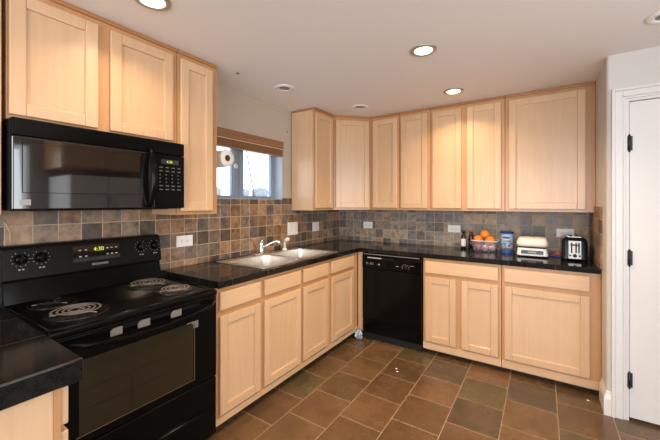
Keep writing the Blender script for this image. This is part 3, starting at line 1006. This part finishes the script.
# ---------------------------------------------------------------- sink, faucet, sprayer
t = thing('sink', (0.31, -1.475, CT), 'double bowl stainless steel sink set into the black countertop', 'sink')
SX0, SX1, SY0, SY1 = 0.088, 0.596, -1.950, -0.985
BX0, BX1 = 0.165, 0.556
bowls = [(-1.905, -1.490), (-1.450, -1.030)]
rim = MB().cells([SX0, BX0, BX1, SX1], [SY0, bowls[0][0], bowls[0][1], bowls[1][0], bowls[1][1], SY1], lambda i, j: not (i == 1 and j in (1, 3)), CT + 0.0004, CT + 0.006, (0, 1, 2))
rim.build('rim', 'steel', t, bevel=0.0025)
for y0, y1 in bowls:
    bm_ = bmesh.new()
    z1, z0 = CT + 0.004, CT - 0.165
    ringsz = []
    for zz, ins, rad in ((z1, 0.0, 0.05), (z0 + 0.04, 0.012, 0.055), (z0 + 0.012, 0.022, 0.06), (z0, 0.05, 0.05)):
        ring = []
        for cx_, cy_, a0 in ((BX1 - ins - rad, y1 - ins - rad, 0), (BX0 + ins + rad, y1 - ins - rad, 90), (BX0 + ins + rad, y0 + ins + rad, 180), (BX1 - ins - rad, y0 + ins + rad, 270)):
            for k in range(6):
                a = math.radians(a0 + k * 18)
                ring.append(bm_.verts.new((cx_ + rad * math.cos(a), cy_ + rad * math.sin(a), zz)))
        ringsz.append(ring)
    for a_, b_ in zip(ringsz, ringsz[1:]):
        for k in range(len(a_)):
            k2 = (k + 1) % len(a_)
            bm_.faces.new((a_[k], a_[k2], b_[k2], b_[k]))
    bm_.faces.new(ringsz[-1])
    bmesh.ops.recalc_face_normals(bm_, faces=bm_.faces)
    bo = MB().add(bm_, False).build('bowl', 'steel', t)
    sm = bo.modifiers.new('solid', 'SOLIDIFY')
    sm.thickness = 0.0015
    MB().lathe([(0, 0.004), (0.02, 0.003), (0.038, 0.004), (0.042, 0.0005)], ((BX0 + BX1) / 2, (y0 + y1) / 2, z0)).build('drain', 'chrome', bo)
ZS = CT + 0.0063
t = thing('faucet', (0.122, -1.50, ZS), 'chrome single lever faucet standing on the sink rim', 'faucet')
MB().box(0.100, 0.148, -1.60, -1.40, ZS, ZS + 0.012, 0.005, 3).build('base_plate', 'chrome', t)
MB().lathe([(0, 0), (0.026, 0), (0.024, 0.02), (0.021, 0.06), (0.024, 0.085), (0.020, 0.10), (0, 0.104)], (0.122, -1.50, ZS + 0.0125)).build('body', 'chrome', t)
spt = [(0.137, -1.490, ZS + 0.060), (0.160, -1.472, ZS + 0.078), (0.190, -1.450, ZS + 0.098), (0.216, -1.430, ZS + 0.112), (0.236, -1.416, ZS + 0.115), (0.247, -1.408, ZS + 0.104), (0.249, -1.407, ZS + 0.088)]
MB().tube(spt, [0.011, 0.010, 0.010, 0.011, 0.013, 0.014, 0.013], 14).build('spout', 'chrome', t)
MB().tube([(0.122, -1.50, ZS + 0.112), (0.118, -1.485, ZS + 0.122), (0.113, -1.460, ZS + 0.138), (0.110, -1.440, ZS + 0.144)], [0.012, 0.008, 0.006, 0.009], 12).build('lever', 'chrome', t)
t = thing('side_sprayer', (0.122, -1.19, ZS), 'white pull-out sprayer standing right of the faucet', 'sprayer')
MB().lathe([(0, 0), (0.024, 0), (0.022, 0.012), (0.015, 0.018), (0.014, 0.022), (0, 0.022)], (0.122, -1.19, ZS)).build('holder', 'plate_white', t)
MB().tube([(0.122, -1.19, ZS + 0.0225), (0.122, -1.19, ZS + 0.07), (0.125, -1.188, ZS + 0.092), (0.140, -1.178, ZS + 0.104), (0.158, -1.165, ZS + 0.104)], [0.012, 0.013, 0.015, 0.017, 0.016], 14).build('spray_head', 'plate_white', t)


# ---------------------------------------------------------------- outlets and switches
def plate(wall, a0, a1, z0, z1, kind, label, cat):
    """kind: 'outlet' (lying duplex), 'switch' (n rockers)"""
    cx_, cz_ = (a0 + a1) / 2, (z0 + z1) / 2
    if wall == 'left':
        Q = lambda a, z, d: (0.0113 + d, a, z)
        nd = Vector((1, 0, 0))
    else:
        Q = lambda a, z, d: (a, -0.0113 - d, z)
        nd = Vector((0, -1, 0))
    t = thing('outlet' if kind == 'outlet' else 'light_switch', Q(cx_, z0, 0), label, cat, 'wall plates on the slate backsplash')
    sq = lambda m, p, q, r_, s_, d, th, bv=0.0: m.prism([Q(p, r_, d), Q(q, r_, d), Q(q, s_, d), Q(p, s_, d)], nd * th, bv, 2)
    m = MB()
    sq(m, a0, a1, z0, z1, 0.0002, 0.006, 0.002)
    m.build('cover_plate', 'plate_white', t)
    if kind == 'outlet':
        for s_ in (-1, 1):
            c0 = cx_ + s_ * 0.0215
            m = MB()
            sq(m, c0 - 0.016, c0 + 0.016, cz_ - 0.0165, cz_ + 0.0165, 0.0064, 0.0018, 0.0006)
            so = m.build('socket', 'plate_white', t)
            m = MB()
            for dz in (-0.006, 0.006):
                sq(m, c0 - 0.004, c0 + 0.006, cz_ + dz - 0.0012, cz_ + dz + 0.0012, 0.0083, 0.0004)
            sq(m, c0 - 0.011, c0 - 0.007, cz_ - 0.002, cz_ + 0.002, 0.0083, 0.0004)
            m.build('slots', 'slot_dark', so)
    else:
        n_ = 2 if a1 - a0 > 0.15 else 1
        for i in range(n_):
            c0 = a0 + (a1 - a0) * (i + 0.5) / n_
            m = MB()
            sq(m, c0 - 0.017, c0 + 0.017, cz_ - 0.034, cz_ + 0.034, 0.0064, 0.003, 0.001)
            m.build('rocker', 'ivory_white', t)


plate('left', -2.228, -2.100, 1.055, 1.135, 'outlet', 'white outlet plate on the slate wall right of the range', 'outlet')
plate('left', -1.022, -0.862, 1.040, 1.172, 'switch', 'double white light switch plate on slate right of the sink', 'switch')
plate('left', -0.592, -0.470, 1.050, 1.152, 'switch', 'smaller white switch plate near the corner under wall cabinets', 'switch')
plate('back', 0.362, 0.486, 1.066, 1.146, 'outlet', 'white outlet plate on the back wall above the dishwasher', 'outlet')
plate('back', 1.360, 1.486, 1.066, 1.140, 'outlet', 'white outlet plate left of the bottles and orange tub', 'outlet')
plate('back', 2.300, 2.428, 1.066, 1.142, 'outlet', 'white outlet plate on the wall behind the toaster', 'outlet')
hk = MB().lathe([(0, 0), (0.016, 0), (0.014, 0.006), (0.007, 0.010), (0.010, 0.020), (0, 0.024)], (0.0114, -1.118, 1.143), 'X')
tag(hk.build('wall_hook', 'copper', loc=(0.0114, -1.118, 1.143)), 'small copper hook on the slate beside the double switch', 'hook')
tag(MB().lathe([(0, 0), (0.010, 0), (0.008, 0.003), (0, 0.004)], (0.0005, -1.012, 2.105), 'X').build('wall_nail', 'tab_grey', loc=(0.0005, -1.012, 2.105)), 'small grey nail in the wall above the window corner', 'nail')
nl = MB().lathe([(0, 0), (0.014, 0), (0.012, -0.006), (0, -0.009)], (0.328, -1.942, ZC - 0.0005))
tag(nl.build('ceiling_hook', 'copper', loc=(0.328, -1.942, ZC)), 'small brass hook stub in the ceiling beside the tall cabinet', 'hook')

# ---------------------------------------------------------------- blind at the window
t = thing('window_blind', (0.01, -1.57, 1.84), 'raised brown bamboo blind across the top of the sink window', 'blind')
BY0, BY1 = -2.043, -1.092
MB().box(-0.035, 0.012, BY0, BY1, 1.952, 1.983, 0.002).build('head_rail', 'bamboo', t)
MB().box(0.013, 0.022, BY0, BY1, 1.908, 1.984, 0.002).build('valance', 'bamboo', t)
sl = MB()
for i in range(9):
    z = 1.846 + i * 0.0068
    sl.box(-0.030, 0.018 + 0.003 * (i % 2), BY0 + 0.004, BY1 - 0.004, z, z + 0.0050, 0.0008, 1)
sl.build('stacked_slats', 'bamboo', t)
MB().box(-0.028, 0.026, BY0 + 0.004, BY1 - 0.002, 1.9035, 1.9075).build('slat_edge', 'ivory_white', t)
MB().box(-0.030, 0.019, BY0 + 0.004, BY1 - 0.004, 1.834, 1.8455, 0.003).build('bottom_rail', 'bamboo', t)
MB().tube([(-0.05, -1.53, 1.93), (-0.045, -1.51, 1.80), (-0.04, -1.47, 1.60), (-0.035, -1.435, 1.425)], 0.005, 8).build('tilt_wand', 'tab_grey', t)

# paper towel roll on the side of the tall cabinet
tw = thing('paper_towel_holder', (0.15, -2.104, 1.70), 'dark wooden rod holder on the side of the tall cabinet', 'paper towel holder')
MB().box(0.02, 0.20, -2.1035, -2.094, 1.675, 1.725, 0.002).build('mount_bar', 'dark_trim', tw)
MB().prism([(0.031, -2.0935, 1.685), (0.031, -2.0935, 1.715), (0.031, -1.985, 1.712), (0.031, -1.972, 1.70), (0.031, -1.985, 1.688)], (0.008, 0, 0), 0.001, 1).build('arm', 'dark_trim', tw)
MB().cyl((0.0395, -1.985, 1.70), (0.262, -1.985, 1.70), 0.011, n=14).build('rod', 'dark_trim', tw)
ro = thing('paper_towel_roll', (0.155, -1.985, 1.70), 'white paper towel roll on the holder beside the sink window', 'paper towel')
MB().lathe([(0.024, -0.112), (0.060, -0.112), (0.062, -0.108), (0.062, 0.108), (0.060, 0.112), (0.024, 0.112)], (0.155, -1.985, 1.70), 'X').build('paper', 'paper', ro)
MB().lathe([(0.0235, -0.113), (0.0235, 0.113), (0.0205, 0.113), (0.0205, -0.113), (0.0235, -0.113)], (0.155, -1.985, 1.70), 'X').build('core', 'cardboard', ro)


# ---------------------------------------------------------------- ceiling lights
def can_light(x, y, lit, label, power=0):
    t = thing('ceiling_light', (x, y, ZC), label, 'ceiling light', 'recessed ceiling lights')
    Z = ZC - 0.0006
    if lit:
        MB().lathe([(0.080, 0), (0.080, -0.004), (0.072, -0.009), (0.058, -0.009), (0.052, -0.004), (0.058, 0)], (x, y, Z), n=40).build('trim_ring', 'brushed_grey', t)
        MB().lathe([(0.0515, -0.001), (0.0500, -0.007), (0.042, -0.011), (0, -0.014)], (x, y, Z), n=40).build('lens', 'lamp_glow', t)
        l = bpy.data.lights.new('lamp_light', 'AREA')
        l.shape = 'DISK'
        l.size = 0.11
        l.energy = power
        l.color = (1.0, 0.73, 0.45)
        l.spread = math.radians(135)
        o = bpy.data.objects.new('lamp_light', l)
        o.location = (0, 0, -0.020)
        o.parent = t
        C.objects.link(o)
    else:
        MB().lathe([(0.082, 0), (0.082, -0.004), (0.070, -0.008), (0.052, -0.008), (0.046, -0.003), (0.046, 0)], (x, y, Z), n=40).build('trim_ring', 'lamp_white', t)
        MB().lathe([(0.0455, -0.001), (0.040, -0.0035), (0, -0.0045)], (x, y, Z), n=40).build('lens', 'tab_grey', t)


can_light(0.663, -2.745, True, 'lit recessed ceiling light above the range, cut by the top edge', 4.5)
can_light(1.575, -1.553, True, 'lit recessed ceiling light nearest the middle of the ceiling', 22)
can_light(1.562, -0.678, True, 'lit recessed ceiling light close to the back wall cabinets', 7)
can_light(0.407, -1.520, False, 'unlit white recessed ceiling light above the sink')
can_light(2.725, -1.250, False, 'unlit white recessed ceiling light cut by the right picture edge')
can_light(0.681, -0.706, False, 'unlit white recessed ceiling light in front of the diagonal cabinet')


# ---------------------------------------------------------------- things on the back counter
def bottle(x, y, r, h, neck, body_mat, cap_mat, lab_mat, label):
    t = thing('bottle', (x, y, CT + 0.0004), label, 'bottle')
    z = CT + 0.0004
    MB().lathe([(0, 0), (r * 0.92, 0), (r, 0.006), (r, h * 0.60), (r * 0.8, h * 0.70), (neck, h * 0.78), (neck, h * 0.86), (0, h * 0.86)], (x, y, z), n=24).build('body', body_mat, t)
    MB().lathe([(neck * 1.0, 0), (neck * 1.18, 0.001), (neck * 1.15, h * 0.135), (0, h * 0.14)], (x, y, z + h * 0.8605), n=20).build('cap', cap_mat, t)
    MB().lathe([(r + 0.0004, 0), (r + 0.0010, 0.001), (r + 0.0010, h * 0.40), (r + 0.0004, h * 0.401)], (x, y, z + h * 0.14), n=24).build('paper_label', lab_mat, t)


bottle(1.532, -0.105, 0.024, 0.185, 0.013, 'brown_glass', 'slot_dark', 'plate_white', 'small dark bottle with a white label beside the orange tub')
bottle(1.598, -0.075, 0.026, 0.195, 0.014, 'brown_glass', 'orange_label', 'brown_glass', 'dark brown bottle with orange cap between white bottle and tub')

# clear tub of oranges and onions
TX, TY = 1.735, -0.135
t = thing('plastic_tub', (TX, TY, CT + 0.0004), 'clear plastic tub heaped with oranges and red onions', 'tub')


def rrect(cx_, cy_, hx, hy, rad, z, n=6):
    out = []
    for sx, sy, a0 in ((1, 1, 0), (-1, 1, 90), (-1, -1, 180), (1, -1, 270)):
        for k in range(n):
            a = math.radians(a0 + k * 90 / (n - 1))
            out.append(Vector((cx_ + sx * (hx - rad) + rad * math.cos(a), cy_ + sy * (hy - rad) + rad * math.sin(a), z)))
    return out


def loft(rings, capb=True, capt=False):
    t_ = bmesh.new()
    vr = [[t_.verts.new(p_) for p_ in r_] for r_ in rings]
    for a_, b_ in zip(vr, vr[1:]):
        for k in range(len(a_)):
            k2 = (k + 1) % len(a_)
            t_.faces.new((a_[k], a_[k2], b_[k2], b_[k]))
    if capb:
        t_.faces.new(vr[0][::-1])
    if capt:
        t_.faces.new(vr[-1])
    bmesh.ops.recalc_face_normals(t_, faces=t_.faces)
    return t_


zt = CT + 0.0004
tub = MB().add(loft([rrect(TX, TY, 0.092, 0.075, 0.03, zt), rrect(TX, TY, 0.098, 0.082, 0.032, zt + 0.006), rrect(TX, TY, 0.112, 0.094, 0.034, zt + 0.098)]), True)
to = tub.build('tub_wall', 'clear_plastic', t)
so = to.modifiers.new('solid', 'SOLIDIFY')
so.thickness = 0.0012
so.offset = 1
rm = MB().add(loft([rrect(TX, TY, 0.113, 0.095, 0.034, zt + 0.096), rrect(TX, TY, 0.119, 0.101, 0.036, zt + 0.097), rrect(TX, TY, 0.119, 0.101, 0.036, zt + 0.103), rrect(TX, TY, 0.113, 0.095, 0.034, zt + 0.104), rrect(TX, TY, 0.113, 0.095, 0.034, zt + 0.096)], False), False)
rm.build('tub_rim', 'plastic_rim', t)
ro_ = [(-0.058, -0.030, 0.108, 'left orange of the three on top of the tub'), (0.046, -0.032, 0.106, 'right orange of the three on top of the tub'), (-0.006, 0.020, 0.154, 'topmost orange of the heap in the clear tub')]
for dx, dy, dz, lb in ro_:
    c_ = (TX + dx, TY + dy, zt + dz)
    o = thing('orange', c_, lb, 'orange', 'oranges in the clear tub')
    MB().ball(c_, 0.0435, 1, 1, 0.96, 24).build('peel', 'orange_peel', o)
    MB().cyl((c_[0], c_[1], c_[2] + 0.041), (c_[0], c_[1], c_[2] + 0.0435), 0.004, 0.003, 8).build('stem', 'stem_green', o)
on = [(-0.060, -0.042, 0.036, 'onion_skin', 'purple onion low at the left front in the clear tub'), (0.006, -0.044, 0.036, 'onion_pale', 'pink onion low in the middle front of the clear tub'),
      (0.062, -0.036, 0.036, 'onion_pale', 'pink onion low at the right front in the clear tub')]
for dx, dy, dz, mt_, lb in on:
    c_ = (TX + dx, TY + dy, zt + dz)
    o = thing('onion', c_, lb, 'onion', 'red onions in the clear tub')
    prof_ = [(0, -0.029), (0.016, -0.027), (0.028, -0.014), (0.031, 0.0), (0.027, 0.015), (0.015, 0.024), (0.006, 0.029), (0.003, 0.034), (0, 0.035)]
    MB().lathe(prof_, c_, 'Z', 22).build('bulb', mt_, o)

# nut canister
NX, NY = 1.917, -0.105
t = thing('snack_canister', (NX, NY, zt), 'blue canister with nuts pictured on it between tub and grill', 'canister')
MB().lathe([(0, 0), (0.052, 0), (0.053, 0.004), (0.053, 0.172), (0, 0.172)], (NX, NY, zt), n=36).build('body', 'can_sky', t)
MB().lathe([(0.0538, 0), (0.0558, 0.001), (0.0558, 0.016), (0.052, 0.018), (0, 0.018)], (NX, NY, zt + 0.1725), n=36).build('lid', 'lid_blue', t)


def wrap(z0, z1, a0, a1, off, fn_=None):
    t_ = bmesh.new()
    R_ = 0.053 + off
    k = 20
    lo, hi = [], []
    for i in range(k + 1):
        a = math.radians(a0 + (a1 - a0) * i / k)
        e = fn_(i / k) if fn_ else (z0, z1)
        lo.append(t_.verts.new((NX + R_ * math.cos(a), NY + R_ * math.sin(a), zt + e[0])))
        hi.append(t_.verts.new((NX + R_ * math.cos(a), NY + R_ * math.sin(a), zt + e[1])))
    for i in range(k):
        t_.faces.new((lo[i], lo[i + 1], hi[i + 1], hi[i]))
    return MB().add(t_, True)


wrap(0.118, 0.155, 200, 330, 0.0006, lambda f_: (0.137 - 0.02 * math.sin(PI * f_), 0.137 + 0.02 * math.sin(PI * f_))).build('logo_patch', 'plate_white', t)
wrap(0.13, 0.147, 215, 320, 0.0010, lambda f_: (0.137 - 0.012 * math.sin(PI * f_), 0.137 + 0.012 * math.sin(PI * f_))).build('logo_core', 'can_blue', t)
wrap(0.1, 0.11, 255, 320, 0.0006).build('text_band', 'orange_label', t)
wrap(0.004, 0.03, 180, 360, 0.0006, lambda f_: (0.004, 0.026 + 0.02 * f_)).build('lower_band', 'can_blue', t)
nb = MB()
rr = random.Random(5)
for i in range(26):
    a = math.radians(rr.uniform(225, 340))
    z = rr.uniform(0.022, 0.085)
    nb.ball((NX + 0.0525 * math.cos(a), NY + 0.0525 * math.sin(a), zt + z), 0.010, 0.9, 0.4, 0.7, 8)
nb.build('nut_picture', 'nut_brown', t)

# contact grill
GX, GY = 2.122, -0.235
t = thing('contact_grill', (GX, GY, zt), 'white lidded contact grill on the counter left of the toaster', 'grill')
for sx in (-0.08, 0.08):
    for sy in (-0.08, 0.08):
        MB().cyl((GX + sx, GY + sy, zt), (GX + sx, GY + sy, zt + 0.012), 0.012, n=12).build('foot', 'slot_dark', t)
MB().add(loft([rrect(GX, GY, 0.111, 0.108, 0.03, zt + 0.010), rrect(GX, GY, 0.115, 0.113, 0.03, zt + 0.016), rrect(GX, GY, 0.107, 0.106, 0.03, zt + 0.068), rrect(GX, GY, 0.102, 0.100, 0.03, zt + 0.074)], True, True)).build('base', 'lamp_white', t)
MB().prism([(GX - 0.080, GY - 0.1128, zt + 0.026), (GX + 0.080, GY - 0.1128, zt + 0.026), (GX + 0.080, GY - 0.1085, zt + 0.058), (GX - 0.080, GY - 0.1085, zt + 0.058)], (0, -0.002, 0.0002)).build('front_panel', 'panel_blue', t)
MB().box(GX - 0.030, GX + 0.030, GY - 0.1170, GY - 0.1140, zt + 0.036, zt + 0.050, 0.001).build('badge', 'tab_grey', t)
MB().add(loft([rrect(GX, GY, 0.102, 0.100, 0.03, zt + 0.0745), rrect(GX, GY, 0.102, 0.100, 0.03, zt + 0.088)], True, True)).build('plate_gap', 'slot_dark', t)
MB().add(loft([rrect(GX, GY, 0.108, 0.106, 0.03, zt + 0.0885), rrect(GX, GY, 0.115, 0.112, 0.034, zt + 0.102), rrect(GX, GY, 0.115, 0.112, 0.04, zt + 0.128), rrect(GX, GY, 0.104, 0.102, 0.045, zt + 0.148), rrect(GX, GY, 0.100, 0.08, 0.05, zt + 0.160), rrect(GX, GY, 0.05, 0.04, 0.03, zt + 0.164)], True, True), True).build('lid', 'ivory_white', t)
MB().box(GX - 0.02, GX + 0.02, GY - 0.02, GY + 0.0, zt + 0.1635, zt + 0.168, 0.002).build('lid_light', 'tab_grey', t)

# packets
for nm, pts_, z, mt_, lb in (
        ('snack_packet', [(2.24, -0.20), (2.335, -0.205), (2.335, -0.10), (2.25, -0.09)], 0.0, 'packet_blue', 'blue flat packet on the counter between grill and toaster'),
        ('snack_packet', [(2.255, -0.165), (2.325, -0.185), (2.345, -0.10), (2.275, -0.075)], 0.0135, 'packet_red', 'red flat packet lying on top of the blue packet')):
    t = thing(nm, (pts_[0][0], pts_[0][1], zt + z), lb, 'packet')
    MB().prism([(x, y, zt + z) for x, y in pts_], (0, 0, 0.013), 0.005, 3).build('pouch', mt_, t)
    cx_ = sum(x for x, y in pts_) / 4
    cy_ = sum(y for x, y in pts_) / 4
    MB().prism([(cx_ + 0.5 * (x - cx_), cy_ + 0.5 * (y - cy_), zt + z + 0.0131) for x, y in pts_], (0, 0, 0.0004)).build('printed_panel', 'plate_white', t)

# toaster, its short end to the front
OX0, OX1, OY0, OY1 = 2.326, 2.490, -0.375, -0.120
t = thing('toaster', ((OX0 + OX1) / 2, (OY0 + OY1) / 2, zt), 'dark two slice toaster with a chrome front end by the wall', 'toaster')
for x in (OX0 + 0.025, OX1 - 0.025):
    for y in (OY0 + 0.03, OY1 - 0.03):
        MB().cyl((x, y, zt), (x, y, zt + 0.010), 0.010, n=12).build('foot', 'slot_dark', t)
TXc, TYc = (OX0 + OX1) / 2, (OY0 + OY1) / 2
hx, hy = (OX1 - OX0) / 2, (OY1 - OY0) / 2
MB().add(loft([rrect(TXc, TYc, hx + 0.004, hy + 0.003, 0.02, zt + 0.0095), rrect(TXc, TYc, hx + 0.004, hy + 0.003, 0.02, zt + 0.02), rrect(TXc, TYc, hx, hy, 0.022, zt + 0.03), rrect(TXc, TYc, hx, hy, 0.024, zt + 0.150), rrect(TXc, TYc, hx - 0.006, hy - 0.006, 0.024, zt + 0.170), rrect(TXc, TYc, hx - 0.02, hy - 0.02, 0.02, zt + 0.182), rrect(TXc, TYc, hx - 0.032, hy - 0.03, 0.015, zt + 0.185)], True, True), True).build('body', 'toaster_blue', t)
MB().box(TXc - 0.045, TXc + 0.045, OY0 + 0.04, OY1 - 0.04, zt + 0.1852, zt + 0.188, 0.001).build('top_plate', 'chrome', t)
sl = MB()
for s_ in (-0.021, 0.021):
    sl.box(TXc + s_ - 0.012, TXc + s_ + 0.012, OY0 + 0.05, OY1 - 0.05, zt + 0.1882, zt + 0.1886)
sl.build('bread_slots', 'slot_dark', t)
fp = MB().box(TXc - 0.041, TXc + 0.041, OY0 - 0.006, OY0 - 0.0002, zt + 0.018, zt + 0.160, 0.002, 2).build('front_plate', 'brushed_grey', t)
sl = MB()
for s_ in (-0.020, 0.008, 0.026):
    sl.box(TXc + s_ - 0.005, TXc + s_ + 0.005, OY0 - 0.0066, OY0 - 0.0061, zt + 0.065, zt + 0.145)
sl.build('lever_slots', 'slot_dark', fp)
MB().box(TXc - 0.030, TXc + 0.030, OY0 - 0.022, OY0 - 0.0062, zt + 0.122, zt + 0.132, 0.003).build('lever', 'slot_dark', fp)
kn = MB().lathe([(0, 0), (0.014, 0), (0.012, 0.012), (0, 0.013)])
bmesh.ops.transform(kn.bm, matrix=Matrix.Translation((TXc, OY0 - 0.0062, zt + 0.043)) @ Matrix.Rotation(PI / 2, 4, 'X'), verts=kn.bm.verts)
kn.build('dial', 'slot_dark', fp)
for s_ in (-0.030, 0.030):
    kn = MB().lathe([(0, 0), (0.007, 0), (0.006, 0.005), (0, 0.006)])
    bmesh.ops.transform(kn.bm, matrix=Matrix.Translation((TXc + s_, OY0 - 0.0062, zt + 0.043)) @ Matrix.Rotation(PI / 2, 4, 'X'), verts=kn.bm.verts)
    kn.build('button', 'slot_dark', fp)

# thin cord hanging under the left wall cabinet
cd = MB().tube([(0.20, -3.150, 1.2975), (0.22, -3.145, 1.27), (0.20, -3.13, 1.235), (0.19, -3.128, 1.20), (0.18, -3.128, 1.19)], 0.003, 8).build('cord', 'kraft', loc=(0.20, -3.15, 1.2975))
tag(cd, 'thin tan cord hanging under the leftmost wall cabinet beside microwave', 'cord')

# ---------------------------------------------------------------- across the room, seen only as reflections in the microwave glass
t = thing('refrigerator', (4.05, -1.45, 0), 'silver refrigerator across the room reflected in the microwave door', 'refrigerator')
MB().box(3.70, XE - 0.03, -1.90, -1.00, 0.02, 1.74, 0.01).build('body', 'fridge_silver', t)
MB().box(3.655, 3.698, -1.90, -1.453, 0.04, 1.74, 0.012, 3).build('door', 'fridge_silver', t)
MB().box(3.655, 3.698, -1.447, -1.00, 0.04, 1.74, 0.012, 3).build('door', 'fridge_silver', t)
for y in (-1.49, -1.41):
    MB().tube([(3.654, y, 0.7), (3.625, y, 0.73), (3.625, y, 1.45), (3.654, y, 1.48)], 0.01, 8).build('handle', 'brushed_grey', t)
MB().box(3.72, XE - 0.05, -1.88, -1.02, 0.0, 0.0198).build('base_grille', 'black_plastic', t)
t = thing('wall_cabinet', (4.1, -1.45, 1.84), 'wall cabinet over the refrigerator reflected in the microwave door', 'cabinet', 'wall cabinets')
MB().box(3.80, XE - 0.002, -1.95, -0.95, 1.84, ZC - 0.002, 0.001).build('carcass', 'maple_frame', t)
for y0 in (-1.94, -1.445):
    shaker(t, (3.80, y0 + 0.485, 1.86), (0, -1, 0), (-1, 0, 0), 0.485, 0.42)
